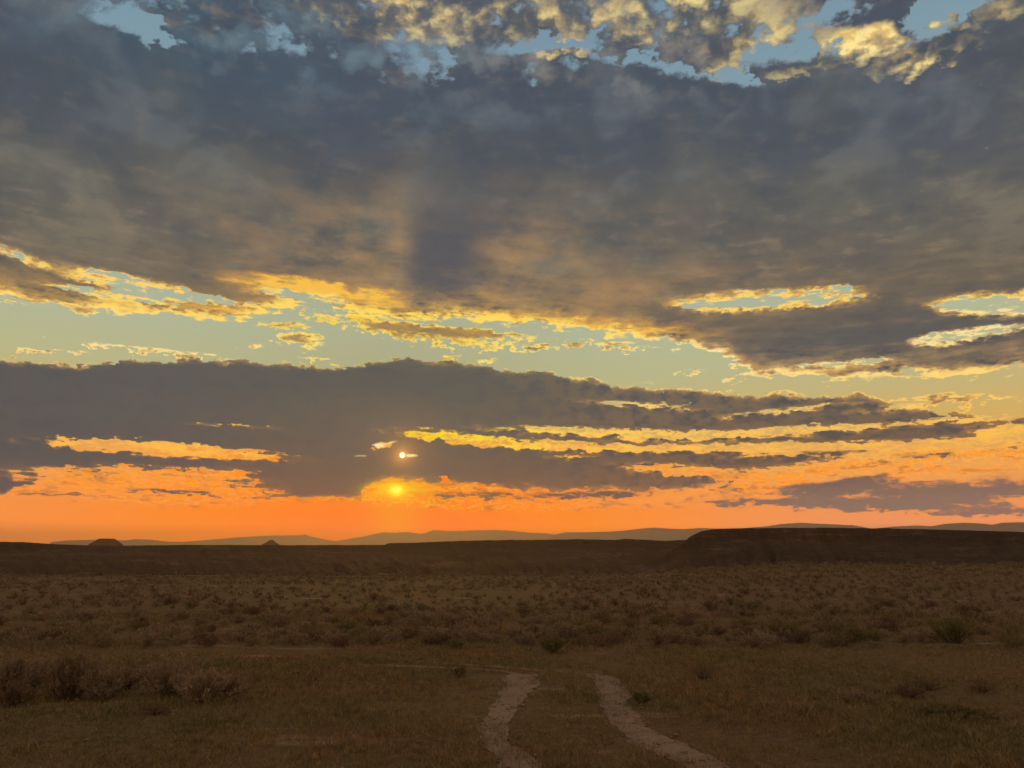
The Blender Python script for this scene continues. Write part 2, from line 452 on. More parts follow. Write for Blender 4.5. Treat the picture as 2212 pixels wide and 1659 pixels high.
def mesh_obj(name, verts, faces, mat, parent=None, smooth=False):
    me = bpy.data.meshes.new(name)
    verts = np.asarray(verts, dtype=np.float32)
    if isinstance(faces, np.ndarray):
        n, k = faces.shape
        me.vertices.add(len(verts))
        me.vertices.foreach_set('co', verts.ravel())
        me.loops.add(n * k)
        me.loops.foreach_set('vertex_index', faces.ravel().astype(np.int32))
        me.polygons.add(n)
        me.polygons.foreach_set('loop_start', np.arange(0, n * k, k, dtype=np.int32))
        me.update(calc_edges=True)
    else:
        me.from_pydata(verts.tolist(), [], faces)
    if smooth: me.shade_smooth()
    if mat: me.materials.append(mat)
    o = bpy.data.objects.new(name, me)
    link(o)
    if parent: o.parent = parent
    return o


def vnoise(x, y, seed=0):
    """smooth value noise, about -1..1"""
    xi, yi = np.floor(x), np.floor(y)
    fx, fy = x - xi, y - yi
    fx = fx * fx * (3 - 2 * fx); fy = fy * fy * (3 - 2 * fy)
    def h(a, b):
        v = np.sin(a * 127.1 + b * 311.7 + seed * 74.7) * 43758.5453
        return (v - np.floor(v)) * 2 - 1
    return (h(xi, yi) * (1 - fx) + h(xi + 1, yi) * fx) * (1 - fy) + (h(xi, yi + 1) * (1 - fx) + h(xi + 1, yi + 1) * fx) * fy


def fbm(x, y, seed=0, octs=4, g=0.5):
    a, s, t = 1.0, 0.0, 0.0
    for i in range(octs):
        s = s + a * vnoise(x * 2.03 ** i + i * 17.3, y * 2.03 ** i - i * 9.1, seed + i)
        t += a; a *= g
    return s / t


def sstep(x, a, b):
    t = np.clip((x - a) / (b - a), 0, 1)
    return t * t * (3 - 2 * t)


def tan_el(px, py):
    v = ray(px, py)
    return v.z / math.hypot(v.x, v.y)


def on_ground(px, py):
    v = ray(px, py)
    t = CAM_H / -v.z
    return v.x * t, v.y * t


# ------------------------------------------------------------------ ruts, in metres on the ground (near, left edge / right edge)
RUT_L = [[(1095, 1457), (1092, 1482), (1078, 1503), (1053, 1534), (1040, 1559), (1036, 1576), (1046, 1611), (1060, 1635), (1072, 1662), (1090, 1720), (1100, 1800), (1100, 1900)],
         [(1158, 1458), (1164, 1475), (1144, 1489), (1126, 1513), (1112, 1541), (1101, 1562), (1100, 1586), (1104, 1612), (1137, 1633), (1185, 1662), (1230, 1720), (1270, 1800), (1290, 1900)]]
RUT_R = [[(1265, 1456), (1281, 1475), (1286, 1500), (1299, 1524), (1310, 1552), (1336, 1576), (1372, 1604), (1407, 1621), (1442, 1638), (1484, 1662), (1590, 1720), (1730, 1800), (1900, 1900)],
         [(1312, 1460), (1343, 1468), (1353, 1489), (1364, 1517), (1376, 1541), (1396, 1572), (1428, 1588), (1470, 1608), (1505, 1625), (1585, 1662), (1720, 1720), (1900, 1800), (2120, 1900)]]


def polyline(pts, n):
    P = np.array([on_ground(*p) for p in pts])
    d = np.concatenate([[0], np.cumsum(np.hypot(*np.diff(P, axis=0).T))])
    s = np.linspace(0, d[-1], n)
    return np.stack([np.interp(s, d, P[:, 0]), np.interp(s, d, P[:, 1])], 1)


NR = 160
rutL = [polyline(e, NR) for e in RUT_L]
rutR = [polyline(e, NR) for e in RUT_R]
# beyond the crest the road swings away to the left as two thin worn lines
far1 = polyline([(1120, 1456), (1060, 1449), (1000, 1446), (930, 1442), (850, 1438), (720, 1436)], 90)
far2 = polyline([(1290, 1458), (1230, 1452), (1160, 1448), (1080, 1443), (1000, 1436), (900, 1430)], 90)


def strip_from(center, w):
    d = np.gradient(center, axis=0)
    nrm = np.stack([-d[:, 1], d[:, 0]], 1)
    nrm /= np.linalg.norm(nrm, axis=1)[:, None] + 1e-9
    s = np.arange(len(center))
    ww = w * (0.75 + 0.45 * vnoise(s * 0.13, s * 0.0, 5))[:, None]
    return [center - nrm * ww, center + nrm * ww]


far1s, far2s = strip_from(far1, 0.13), strip_from(far2, 0.10)


def in_ruts(x, y, pad=0.0):
    """True where a point lies on one of the ruts"""
    res = np.zeros(len(x), bool)
    for L, Rr in (rutL, rutR, far1s, far2s):
        c = (L + Rr) / 2
        hw = np.linalg.norm(L - Rr, axis=1) / 2
        for i0 in range(0, len(x), 20000):
            sl_ = slice(i0, i0 + 20000)
            dd = np.hypot(x[sl_, None] - c[None, :, 0], y[sl_, None] - c[None, :, 1])
            j = dd.argmin(1)
            res[sl_] |= dd[np.arange(len(j)), j] < hw[j] * 0.82 + pad
    return res


# ------------------------------------------------------------------ ground height
def ground_h(x, y):
    r = np.hypot(x, y)
    a = np.degrees(np.arctan2(x, y))
    near = 0.012 * fbm(x * 2.1, y * 2.1, 3, 3) + 0.03 * fbm(x * 0.35, y * 0.35, 9, 3) * sstep(r, 4, 14)
    mid = 0.22 * fbm(x * 0.06, y * 0.06, 21, 3) * sstep(r, 18, 45)
    rise = 1.1 * sstep(a, 6, 22) * sstep(r, 25, 85) * sstep(r, 320, 130)
    edge = 88 + 25 * sstep(a, 0, 20) + 10 * fbm(a * 0.08, a * 0, 31, 2)
    dip = -7.0 * sstep(r, edge, edge + 170)
    far = 2.0 * fbm(x * 0.006, y * 0.006, 41, 3) * sstep(r, 150, 500)
    return near + mid + rise + dip + far - 25 * sstep(r, 900, 4000)


# ------------------------------------------------------------------ materials
class Mat:
    """small builder for a node material"""
    def __init__(self, name, rough=0.9):
        self.m = bpy.data.materials.new(name)
        self.m.use_nodes = True
        self.nt = self.m.node_tree
        self.b = self.nt.nodes['Principled BSDF']
        self.b.inputs['Roughness'].default_value = rough
        self.b.inputs['Specular IOR Level'].default_value = 0.15
        self.geo = self.nt.nodes.new('ShaderNodeNewGeometry')

    def noise(self, scale, detail=4, rough=0.55, vec=None, dist=0.0, w=None):
        n = self.nt.nodes.new('ShaderNodeTexNoise')
        n.inputs['Scale'].default_value = scale
        n.inputs['Detail'].default_value = detail
        n.inputs['Roughness'].default_value = rough
        n.inputs['Distortion'].default_value = dist
        self.nt.links.new(vec or self.geo.outputs['Position'], n.inputs['Vector'])
        return n.outputs[0]

    def scaled(self, x, y, z):
        n = self.nt.nodes.new('ShaderNodeVectorMath')
        n.operation = 'MULTIPLY'
        n.inputs[1].default_value = (x, y, z)
        self.nt.links.new(self.geo.outputs['Position'], n.inputs[0])
        return n.outputs[0]

    def ramp(self, f, stops):
        n = self.nt.nodes.new('ShaderNodeValToRGB')
        self.nt.links.new(f, n.inputs[0])
        e = n.color_ramp.elements
        while len(e) < len(stops): e.new(0.5)
        for i, (p, c) in enumerate(stops):
            e[i].position = p
            e[i].color = (*(c if isinstance(c, tuple) else (c, c, c)), 1)
        return n.outputs[0]

    def mix(self, f, a, b, mode='MIX'):
        n = self.nt.nodes.new('ShaderNodeMix')
        n.data_type = 'RGBA'
        n.blend_type = mode
        for i, v in ((0, f), (6, a), (7, b)):
            if isinstance(v, (tuple, float, int)):
                n.inputs[i].default_value = v if i == 0 else (*v, 1)
            else:
                self.nt.links.new(v, n.inputs[i])
        return n.outputs[2]

    def color(self, s):
        self.nt.links.new(s, self.b.inputs['Base Color'])

    def bump(self, h, dist=0.03, strength=1.0):
        n = self.nt.nodes.new('ShaderNodeBump')
        n.inputs['Distance'].default_value = dist
        n.inputs['Strength'].default_value = strength
        self.nt.links.new(h, n.inputs['Height'])
        self.nt.links.new(n.outputs[0], self.b.inputs['Normal'])


# dry soil with thin grass stubble
g = Mat('dry_ground')
c1 = g.ramp(g.noise(0.35, 5, 0.6), [(0.30, (0.15, 0.098, 0.050)), (0.50, (0.135, 0.102, 0.048)), (0.66, (0.19, 0.130, 0.070))])
c2 = g.ramp(g.noise(9.0, 6, 0.7), [(0.32, (0.07, 0.045, 0.022)), (0.52, (0.17, 0.115, 0.055)), (0.75, (0.30, 0.20, 0.115))])
c3 = g.mix(0.5, c1, c2)
pale = g.ramp(g.noise(0.55, 5, 0.62, vec=g.scaled(0.45, 1.5, 1.0)), [(0.60, 0.0), (0.70, 1.0)])
c4 = g.mix(pale, c3, (0.36, 0.25, 0.17))
fine = g.ramp(g.noise(60.0, 3, 0.6), [(0.3, (0.65, 0.65, 0.65)), (0.7, (1.25, 1.25, 1.25))])
g.color(g.mix(0.8, c4, g.mix(1.0, c4, fine, 'MULTIPLY')))
g.bump(g.noise(22.0, 6, 0.7), 0.03, 0.9)
M_GROUND = g.m

g = Mat('track_dirt')
t1 = g.ramp(g.noise(2.2, 6, 0.65), [(0.30, (0.21, 0.155, 0.112)), (0.7, (0.30, 0.225, 0.168))])
t2 = g.ramp(g.noise(13.0, 6, 0.75), [(0.36, (0.62, 0.58, 0.52)), (0.46, (0.92, 0.92, 0.92)), (0.56, (1.0, 1.0, 1.0)), (0.75, (1.15, 1.15, 1.15))])
g.color(g.mix(1.0, t1, t2, 'MULTIPLY'))
g.bump(g.noise(40.0, 5, 0.7), 0.012, 0.6)
M_TRACK = g.m

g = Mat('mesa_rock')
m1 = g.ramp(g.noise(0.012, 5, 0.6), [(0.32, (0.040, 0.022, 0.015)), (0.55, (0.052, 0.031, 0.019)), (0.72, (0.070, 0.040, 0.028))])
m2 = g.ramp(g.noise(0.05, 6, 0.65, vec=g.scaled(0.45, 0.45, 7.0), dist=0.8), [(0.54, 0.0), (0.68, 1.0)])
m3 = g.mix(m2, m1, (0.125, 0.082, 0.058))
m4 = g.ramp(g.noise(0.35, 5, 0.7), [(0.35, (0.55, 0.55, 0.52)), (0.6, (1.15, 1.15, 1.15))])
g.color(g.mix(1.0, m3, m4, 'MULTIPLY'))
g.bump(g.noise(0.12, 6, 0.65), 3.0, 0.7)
M_MESA = g.m

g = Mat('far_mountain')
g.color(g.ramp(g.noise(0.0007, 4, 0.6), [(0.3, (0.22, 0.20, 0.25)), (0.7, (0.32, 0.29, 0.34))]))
M_MOUNT = g.m


def plant_mat(name, a, b, trans=0.25, dark=(0.05, 0.035, 0.02)):
    p = Mat(name, 0.8)
    oi = p.nt.nodes.new('ShaderNodeObjectInfo')
    c = p.ramp(p.noise(14.0, 3, 0.6), [(0.3, a), (0.7, b)])
    r = p.ramp(oi.outputs['Random'], [(0.0, (0.78, 0.78, 0.78)), (1.0, (1.2, 1.16, 1.12))])
    p.color(p.mix(1.0, c, r, 'MULTIPLY'))
    tr = p.nt.nodes.new('ShaderNodeBsdfTranslucent')
    p.nt.links.new(c, tr.inputs[0])
    mxs = p.nt.nodes.new('ShaderNodeMixShader')
    mxs.inputs[0].default_value = trans
    p.nt.links.new(p.b.outputs[0], mxs.inputs[1])
    p.nt.links.new(tr.outputs[0], mxs.inputs[2])
    p.nt.links.new(mxs.outputs[0], p.nt.nodes['Material Output'].inputs['Surface'])
    return p.m


M_SAGE = {'grey-brown': plant_mat('sage_grey_brown', (0.24, 0.19, 0.125), (0.37, 0.295, 0.20)),
          'olive': plant_mat('sage_olive', (0.18, 0.155, 0.07), (0.27, 0.235, 0.11)),
          'dark brown': plant_mat('sage_dark_brown', (0.15, 0.105, 0.065), (0.25, 0.18, 0.11))}
M_GREEN = plant_mat('shrub_green', (0.14, 0.14, 0.055), (0.23, 0.22, 0.09))
M_TWIG = plant_mat('dead_wood', (0.06, 0.042, 0.032), (0.13, 0.095, 0.07), 0.0)
M_GRASS = plant_mat('dry_grass', (0.15, 0.105, 0.04), (0.30, 0.21, 0.10), 0.3)
gm = Mat('grass_patches', 0.8)
ga = gm.ramp(gm.noise(0.28, 4, 0.6), [(0.34, (0.27, 0.165, 0.085)), (0.50, (0.22, 0.175, 0.075)), (0.62, (0.17, 0.165, 0.065))])
gb = gm.ramp(gm.noise(7.0, 3, 0.6), [(0.3, (0.62, 0.62, 0.62)), (0.5, (1, 1, 1)), (0.75, (1.7, 1.6, 1.45))])
gm.color(gm.mix(1.0, ga, gb, 'MULTIPLY'))
M_GRASS = gm.m

# ================================================================== the land
def polar_sheet(name, rs_, az_, hfun, mat, close=False):
    A, Rr = np.meshgrid(np.radians(az_), rs_)
    X, Y = Rr * np.sin(A), Rr * np.cos(A)
    Z = hfun(X, Y)
    na, nr = len(az_), len(rs_)
    V_ = np.stack([X.ravel(), Y.ravel(), Z.ravel()], 1)
    i = np.arange(nr - 1)[:, None] * na
    j = np.arange(na - 1 if not close else na)[None, :]
    j2 = (j + 1) % na
    F_ = np.stack([i + j, i + j2, i + na + j2, i + na + j], -1).reshape(-1, 4)
    F_ = F_[:, ::-1]
    if close:
        c = len(V_)
        V_ = np.concatenate([V_, [[0, 0, float(hfun(np.zeros(1), np.zeros(1))[0])]]])
        cap = np.stack([np.full(na, c), np.full(na, c), (np.arange(na) + 1) % na, np.arange(na)], 1)
        me_f = [tuple(f) for f in F_] + [(c, (k), (k + 1) % na) for k in range(na)]
        return mesh_obj(name, V_, me_f, mat, smooth=True)
    return mesh_obj(name, V_, F_, mat, smooth=True)


rings = 0.6 * 1.022 ** np.arange(int(math.log(90000 / 0.6) / math.log(1.022)))
azs = np.concatenate([np.arange(-180, -48, 3.0), np.arange(-48, 48, 0.4), np.arange(48, 180, 3.0)])
tag(polar_sheet('ground', rings, azs, ground_h, M_GROUND, close=True), kind='structure')


def smooth_interp(x, pts):
    pts = np.array(pts)
    return np.interp(x, pts[:, 0], pts[:, 1])


def silhouette(pts):
    """azimuth -> tan(elevation) table from measured points"""
    return [(azel(*p)[0], tan_el(*p)) for p in pts]


SIL_A = silhouette([(-900, 1168), (-400, 1170), (0, 1170), (50, 1171), (110, 1175), (200, 1178), (260, 1178.5), (400, 1177), (600, 1177.5), (830, 1177),
                    (840, 1173), (900, 1172), (1000, 1168), (1100, 1166), (1180, 1166), (1250, 1164.5), (1330, 1166), (1350, 1164), (1440, 1168),
                    (1500, 1165), (1700, 1164), (2212, 1166), (2900, 1170)])
SIL_B = silhouette([(1380, 1222), (1420, 1208), (1455, 1186), (1480, 1168), (1495, 1156), (1515, 1147), (1545, 1143), (1600, 1141), (1750, 1139.5),
                    (1900, 1141), (2050, 1144), (2212, 1149), (2600, 1156), (3100, 1165)])


def mesa(name, sil, r_rim, r_foot, r_back, a0, a1, seed, base=-9.0):
    az_ = np.arange(a0, a1, 0.11)
    def h(X, Y):
        r = np.hypot(X, Y); a = np.degrees(np.arctan2(X, Y))
        te = smooth_interp(a, sil)
        gully = np.abs(fbm(a * 0.9 + r * 0.006, r * 0.004, seed, 4))
        rim = r_rim * (1 + 0.05 * fbm(a * 0.12, a * 0, seed + 3, 3) + 0.03 * gully)
        foot = r_foot * (1 + 0.10 * fbm(a * 0.2, a * 0, seed + 5, 3))
        top = CAM_H + rim * te
        t = np.clip((r - foot) / (rim - foot), 0, 1)
        prof = 0.42 * t + 0.40 * t ** 3 + 0.18 * sstep(t, 0.93, 1.0)          # talus, then a steeper cap
        bench = 0.05 * sstep((t * 3.1 + 0.8 * fbm(a * 0.15, a * 0, seed + 8, 2)) % 1.0, 0.55, 0.75) * np.sin(np.pi * t)
        z = base + (top - base) * (prof + bench)
        z = z - gully * 8.5 * np.sin(np.pi * np.clip(t, 0, 1)) ** 0.8
        z = z + 0.35 * fbm(X * 0.15, Y * 0.15, seed + 9, 3) * (t < 1)
        back = sstep(r, r_back * 0.8, r_back)
        z = np.where(t >= 1, top + 0.25 * fbm(X * 0.12, Y * 0.12, seed + 12, 2) - (r - rim) * 0.004, z)
        return z * (1 - back) + (base - 22) * back
    rr = np.concatenate([np.linspace(r_foot * 0.85, r_rim * 1.1, 130), np.linspace(r_rim * 1.13, r_back, 22)])
    return tag(polar_sheet(name, rr, az_, h, M_MESA), kind='structure')


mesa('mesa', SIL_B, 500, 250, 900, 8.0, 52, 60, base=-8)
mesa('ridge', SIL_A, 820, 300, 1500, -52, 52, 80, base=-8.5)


def mountains(name, pts, dist, depth, seed):
    sil = silhouette(pts)
    a0, a1 = sil[0][0], sil[-1][0]
    az_ = np.arange(a0, a1, 0.06)
    def h(X, Y):
        r = np.hypot(X, Y); a = np.degrees(np.arctan2(X, Y))
        te = smooth_interp(a, sil)
        t = np.clip(1 - np.abs(r - dist) / depth, 0, 1)
        ends = sstep(a, a0, a0 + 0.8) * sstep(a, a1, a1 - 0.8)
        top = CAM_H + dist * te
        z = -40 + (top + 40) * (t ** 1.3) * ends
        return z - np.abs(fbm(a * 1.4, r / depth * 3, seed, 4)) * depth * 0.05 * np.sin(np.pi * t)
    rr = np.linspace(dist - depth, dist + depth, 41)
    return tag(polar_sheet(name, rr, az_, h, M_MOUNT), kind='structure')


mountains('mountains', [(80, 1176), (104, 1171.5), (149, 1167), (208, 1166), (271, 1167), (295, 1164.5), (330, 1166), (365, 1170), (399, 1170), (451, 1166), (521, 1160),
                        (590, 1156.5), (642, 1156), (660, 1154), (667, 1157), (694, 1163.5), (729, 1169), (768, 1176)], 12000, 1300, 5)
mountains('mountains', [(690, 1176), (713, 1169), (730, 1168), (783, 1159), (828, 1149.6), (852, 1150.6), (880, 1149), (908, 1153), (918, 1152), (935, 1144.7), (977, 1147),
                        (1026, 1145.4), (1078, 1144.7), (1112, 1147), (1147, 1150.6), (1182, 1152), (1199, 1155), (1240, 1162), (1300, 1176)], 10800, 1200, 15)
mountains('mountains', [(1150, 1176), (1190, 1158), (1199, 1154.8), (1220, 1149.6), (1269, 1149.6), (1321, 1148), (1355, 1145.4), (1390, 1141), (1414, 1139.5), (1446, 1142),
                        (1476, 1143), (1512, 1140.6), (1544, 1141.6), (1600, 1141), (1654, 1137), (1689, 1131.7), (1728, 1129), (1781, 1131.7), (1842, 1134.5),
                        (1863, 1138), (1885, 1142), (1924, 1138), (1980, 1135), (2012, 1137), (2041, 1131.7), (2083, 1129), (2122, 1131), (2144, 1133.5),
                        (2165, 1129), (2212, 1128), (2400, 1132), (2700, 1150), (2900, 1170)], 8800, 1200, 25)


def butte(name, profile, cx_px, dist, seed):
    """a lone flat-topped hill: (half width, height) steps turned into an eroded mound"""
    a, _ = azel(cx_px, 1180)
    v, f = [], []
    n = 64
    for k, (rad, z) in enumerate(profile):
        for i in range(n):
            th = 2 * math.pi * i / n
            e = 1 + 0.05 * math.sin(7 * th + seed) + 0.04 * math.sin(13 * th + seed * 2 + k)
            v.append((rad * e * math.cos(th), rad * e * 0.8 * math.sin(th), z + (1.0 * math.sin(5 * th + seed) if 0 < k < len(profile) - 2 else 0)))
    for k in range(len(profile) - 1):
        for i in range(n):
            j = (i + 1) % n
            f.append((k * n + i, k * n + j, (k + 1) * n + j, (k + 1) * n + i))
    f.append(tuple((len(profile) - 1) * n + i for i in range(n)))
    o = mesh_obj(name, v, f, M_MESA)
    o.location = (dist * math.sin(math.radians(a)), dist * math.cos(math.radians(a)), 0)
    return tag(o, kind='structure')


U = 2300 / F0          # metres per photo pixel at the buttes
def bz(y): return CAM_H + 2300 * tan_el(1106, y)
butte('butte', [(60 * U, -40), (28 * U, bz(1180)), (20 * U, bz(1174.5)), (14.5 * U, bz(1170.3)), (13.8 * U, bz(1169.0)), (8 * U, bz(1168.8))], 229, 2300, 1)
butte('butte', [(32 * U, -30), (17 * U, bz(1178.4)), (9 * U, bz(1173.5)), (5 * U, bz(1171)), (3.2 * U, bz(1168.5)), (1.5 * U, bz(1168.2))], 585.5, 2300, 4)

# ------------------------------------------------------------------ the two ruts of the track
def track():
    V_, F_ = [], []
    def strip(L, Rr, seed, m=14):
        base = sum(len(v) for v in V_)
        n = len(L)
        t = np.linspace(0, 1, m)[None, :, None]
        P = L[:, None, :] * (1 - t) + Rr[:, None, :] * t
        wid = np.linalg.norm(Rr - L, axis=1)
        d = (Rr - L) / (wid[:, None] + 1e-9)
        s = np.arange(n)
        nl = (0.10 * fbm(s * 0.11, s * 0.0, seed, 3))[:, None]
        nr_ = (0.10 * fbm(s * 0.11, s * 0.0, seed + 7, 3))[:, None]
        nl = nl + 0.05 * fbm(s * 0.6, s * 0.0, seed + 30, 2)[:, None]; nr_ = nr_ + 0.05 * fbm(s * 0.6, s * 0.0, seed + 40, 2)[:, None]
        off = nl * (1 - t[0, :, 0])[None] + nr_ * t[0, :, 0][None]
        P = P + d[:, None, :] * off[:, :, None] * np.minimum(wid, 0.5)[:, None, None] * 2
        x, y = P[..., 0], P[..., 1]
        hump = 0.008 * fbm(x * 3, y * 3, seed, 3)
        z = ground_h(x, y) + 0.006 + np.maximum(hump, -0.004)
        V_.append(np.stack([x.ravel(), y.ravel(), z.ravel()], 1))
        i = np.arange(n - 1)[:, None] * m; j = np.arange(m - 1)[None, :]
        F_.append((np.stack([i + j, i + j + 1, i + m + j + 1, i + m + j], -1).reshape(-1, 4) + base))
    strip(rutL[0], rutL[1], 2); strip(rutR[0], rutR[1], 12)
    strip(*far1s, 22, 5); strip(*far2s, 32, 5)
    return tag(mesh_obj('dirt_track', np.concatenate(V_), np.concatenate(F_), M_TRACK, smooth=True), kind='structure')


track()

# ================================================================== plants
def blade_quads(base, tip, width, side=None, rng=RNG):
    """thin leaf-like quads from base to tip (arrays n x 3)"""
    n = len(base)
    d = tip - base
    if side is None:
        side = rng.normal(size=(n, 3))
    s = np.cross(d, side)
    s /= np.linalg.norm(s, axis=1)[:, None] + 1e-9
    w = np.broadcast_to(np.asarray(width).reshape(-1, 1), (n, 1))
    mid = base + d * 0.55
    V_ = np.stack([base, mid + s * w, tip, mid - s * w], 1).reshape(-1, 3)
    F_ = np.arange(n * 4).reshape(-1, 4)
    return V_, F_


def stems_mesh(paths, r0):
    """tapered three-sided twigs along paths (list of k x 3 arrays)"""
    Vs, Fs, b = [], [], 0
    for P, r in zip(paths, r0):
        k = len(P)
        t = np.linspace(1, 0.25, k)[:, None]
        d = np.gradient(P, axis=0)
        u = np.cross(d, [0.3, 0.9, 0.1]); u /= np.linalg.norm(u, axis=1)[:, None] + 1e-9
        v = np.cross(d, u); v /= np.linalg.norm(v, axis=1)[:, None] + 1e-9
        ring = [P + r * t * (u * math.cos(a) + v * math.sin(a)) for a in (0, 2.094, 4.189)]
        Vs.append(np.stack(ring, 1).reshape(-1, 3))
        for i in range(k - 1):
            for j in range(3):
                j2 = (j + 1) % 3
                Fs.append((b + i * 3 + j, b + i * 3 + j2, b + (i + 1) * 3 + j2, b + (i + 1) * 3 + j))
        b += k * 3
    return np.concatenate(Vs), np.array(Fs)


def bush_paths(rng, h, w, n, up=0.6, crook=0.15, k=6):
    paths = []
    for i in range(n):
        a = rng.uniform(0, 2 * math.pi)
        lean = rng.uniform(0.05, 1.0) ** 0.7
        L = h * (1.0 - 0.35 * lean * (1 - up)) * rng.uniform(0.72, 1.05)
        ex = w * 0.5 * lean * rng.uniform(0.8, 1.1)
        t = np.linspace(0, 1, k)
        r = ex * t ** 0.8
        z = L * (t ** 0.9) * math.sqrt(max(0.1, 1 - (lean * 0.75) ** 2))
        P = np.stack([r * math.cos(a), r * math.sin(a), z], 1)
        P[1:] += rng.normal(size=(k - 1, 3)) * crook * h * 0.25 * t[1:, None]
        P[:, :2] += rng.normal(size=2) * w * 0.06
        paths.append(P)
    return paths


def bush_parts(seed, h, w, stems, leaves, leaf_len, leaf_w, up=0.6, crook=0.15):
    rng = np.random.default_rng(seed)
    paths = bush_paths(rng, h, w, stems, up, crook)
    sv, sf = stems_mesh(paths, rng.uniform(0.004, 0.009, stems) * (h / 0.5))
    Pa = np.array(paths)
    idx = rng.integers(0, stems, leaves)
    t = rng.uniform(0.12, 1.0, leaves) ** 0.75 * (Pa.shape[1] - 1.001)
    i0 = t.astype(int); fr = (t - i0)[:, None]
    b = Pa[idx, i0] * (1 - fr) + Pa[idx, i0 + 1] * fr
    # leaves sit in tufts round the twigs
    b = b + rng.normal(size=b.shape) * h * 0.045
    out = b / (np.linalg.norm(b, axis=1)[:, None] + 1e-6)
    d = out * 0.7 + rng.normal(size=b.shape) * 0.55 + np.array([0, 0, 0.55])
    d /= np.linalg.norm(d, axis=1)[:, None]
    L = leaf_len * rng.uniform(0.6, 1.4, leaves)[:, None]
    b[:, 2] = np.maximum(b[:, 2], 0.01)
    lv, lf = blade_quads(b, b + d * L, leaf_w * rng.uniform(0.7, 1.3, leaves), rng=rng)
    return (sv, sf), (lv, lf)


def zat(x, y):
    return float(ground_h(np.array([x]), np.array([y]))[0])


def join(parts):
    Vs, Fs, b = [], [], 0
    for v, f in parts:
        Vs.append(v); Fs.append(f + b); b += len(v)
    return np.concatenate(Vs), np.concatenate(Fs)


def shrub(name, label, cat, px, py, hpx, wpx, mat, seed, stems=26, leaves=1500, leaf=(0.05, 0.006), up=0.6, crook=0.15, stem_mat=None, group=None):
    """a single shrub standing where measured point (px, py) meets the ground; sizes in photo pixels"""
    x, y = on_ground(px, py)
    d = math.hypot(x, y)
    h, w = 0.88 * hpx * d / F0, wpx * d / F0
    root = link(bpy.data.objects.new(name, None))
    root.location = (x, y, zat(x, y) - 0.01)
    root.empty_display_size = 0.2
    (sv, sf), (lv, lf) = bush_parts(seed, h, w, stems, max(leaves, 1), *leaf, up=up, crook=crook)
    mesh_obj('stems', sv, sf, stem_mat or M_TWIG, root)
    if leaves: mesh_obj('foliage', lv, lf, mat, root)
    return tag(root, label, cat, group)


GC = 'large shrubs of the thicket at the left'
gb_, ol, db = M_SAGE['grey-brown'], M_SAGE['olive'], M_SAGE['dark brown']
shrub('sagebrush', 'pale grey bushy sagebrush cut by the left edge, behind a low dark shrub', 'shrub', 12, 1500, 74, 90, gb_, 1, 34, 2600)
shrub('sagebrush', 'low dark brown shrub with grassy foot, nearest of the thicket at the left edge', 'shrub', 22, 1528, 44, 90, db, 2, 30, 1800)
shrub('sagebrush', 'pale grey sagebrush left of the dark woody shrub with bare twigs', 'shrub', 72, 1487, 56, 88, gb_, 3, 30, 2000)
shrub('sagebrush', 'dark woody shrub topped with tall bare crooked twigs, tallest of the left thicket', 'shrub', 148, 1512, 92, 118, db, 4, 46, 1700, crook=0.5)
shrub('sagebrush', 'round grey-brown sagebrush just right of the dark woody shrub with tall twigs', 'shrub', 232, 1510, 62, 100, gb_, 5, 34, 2300)
shrub('sagebrush', 'half bare sagebrush with crooked twigs between the round and the broad one', 'shrub', 275, 1492, 50, 80, db, 6, 34, 800, crook=0.5)
shrub('sagebrush', 'airy grey sagebrush with upright feathery top, left half of the broad pair', 'shrub', 372, 1502, 88, 120, gb_, 7, 40, 2600, up=0.9)
shrub('sagebrush', 'broad grey-brown sagebrush with sloping right side, right one of the broad pair', 'shrub', 440, 1516, 70, 140, gb_, 8, 44, 2900)
shrub('sagebrush', 'low dark brown tuft at the right foot of the broad sagebrush', 'shrub', 496, 1508, 42, 60, db, 9, 24, 1100)
shrub('dead_shrub', 'low flattened heap of dead dark twigs in the grass before the broad sagebrush', 'dead shrub', 332, 1542, 26, 78, db, 10, 60, 260, crook=0.7, up=0.2)
shrub('dead_shrub', 'sparse bare forked twigs standing alone halfway between the thicket and the ruts', 'dead shrub', 706, 1501, 26, 62, db, 11, 14, 20, crook=0.5, up=0.3)
shrub('green_shrub', 'small round green shrub just left of where the left rut begins', 'shrub', 990, 1462, 26, 40, M_GREEN, 12, 26, 1300, leaf=(0.04, 0.006))
shrub('green_shrub', 'small yellow-green tuft at the right side of the right rut', 'shrub', 1386, 1520, 24, 42, M_GREEN, 13, 22, 900, leaf=(0.05, 0.005), up=0.9)
shrub('green_shrub', 'airy green shrub alone in front of the brush belt, above the left rut', 'shrub', 1194, 1411, 38, 62, M_GREEN, 14, 34, 1900, leaf=(0.06, 0.006), up=0.8)
shrub('green_shrub', 'bright green bush in the brush belt below the mesa, beside a grey one', 'shrub', 1690, 1383, 46, 90, M_GREEN, 15, 40, 2200, leaf=(0.07, 0.008))
shrub('green_shrub', 'tall wide green bush near the right edge of the brush belt', 'shrub', 2058, 1389, 58, 110, M_GREEN, 16, 46, 2800, leaf=(0.07, 0.008), up=0.9)
shrub('green_shrub', 'low green bush in the belt between two taller green ones', 'shrub', 1835, 1386, 28, 80, M_GREEN, 17, 30, 1500, leaf=(0.06, 0.008))
shrub('dry_weed', 'wispy upright dry weed standing in the short grass right of the ruts', 'weed', 1520, 1466, 40, 66, ol, 18, 40, 500, leaf=(0.08, 0.003), up=1.0, crook=0.05)
shrub('dead_shrub', 'dark bare twiggy shrub, left one of two at the right of the meadow', 'dead shrub', 2000, 1492, 34, 66, db, 19, 40, 120, crook=0.6, up=0.5)
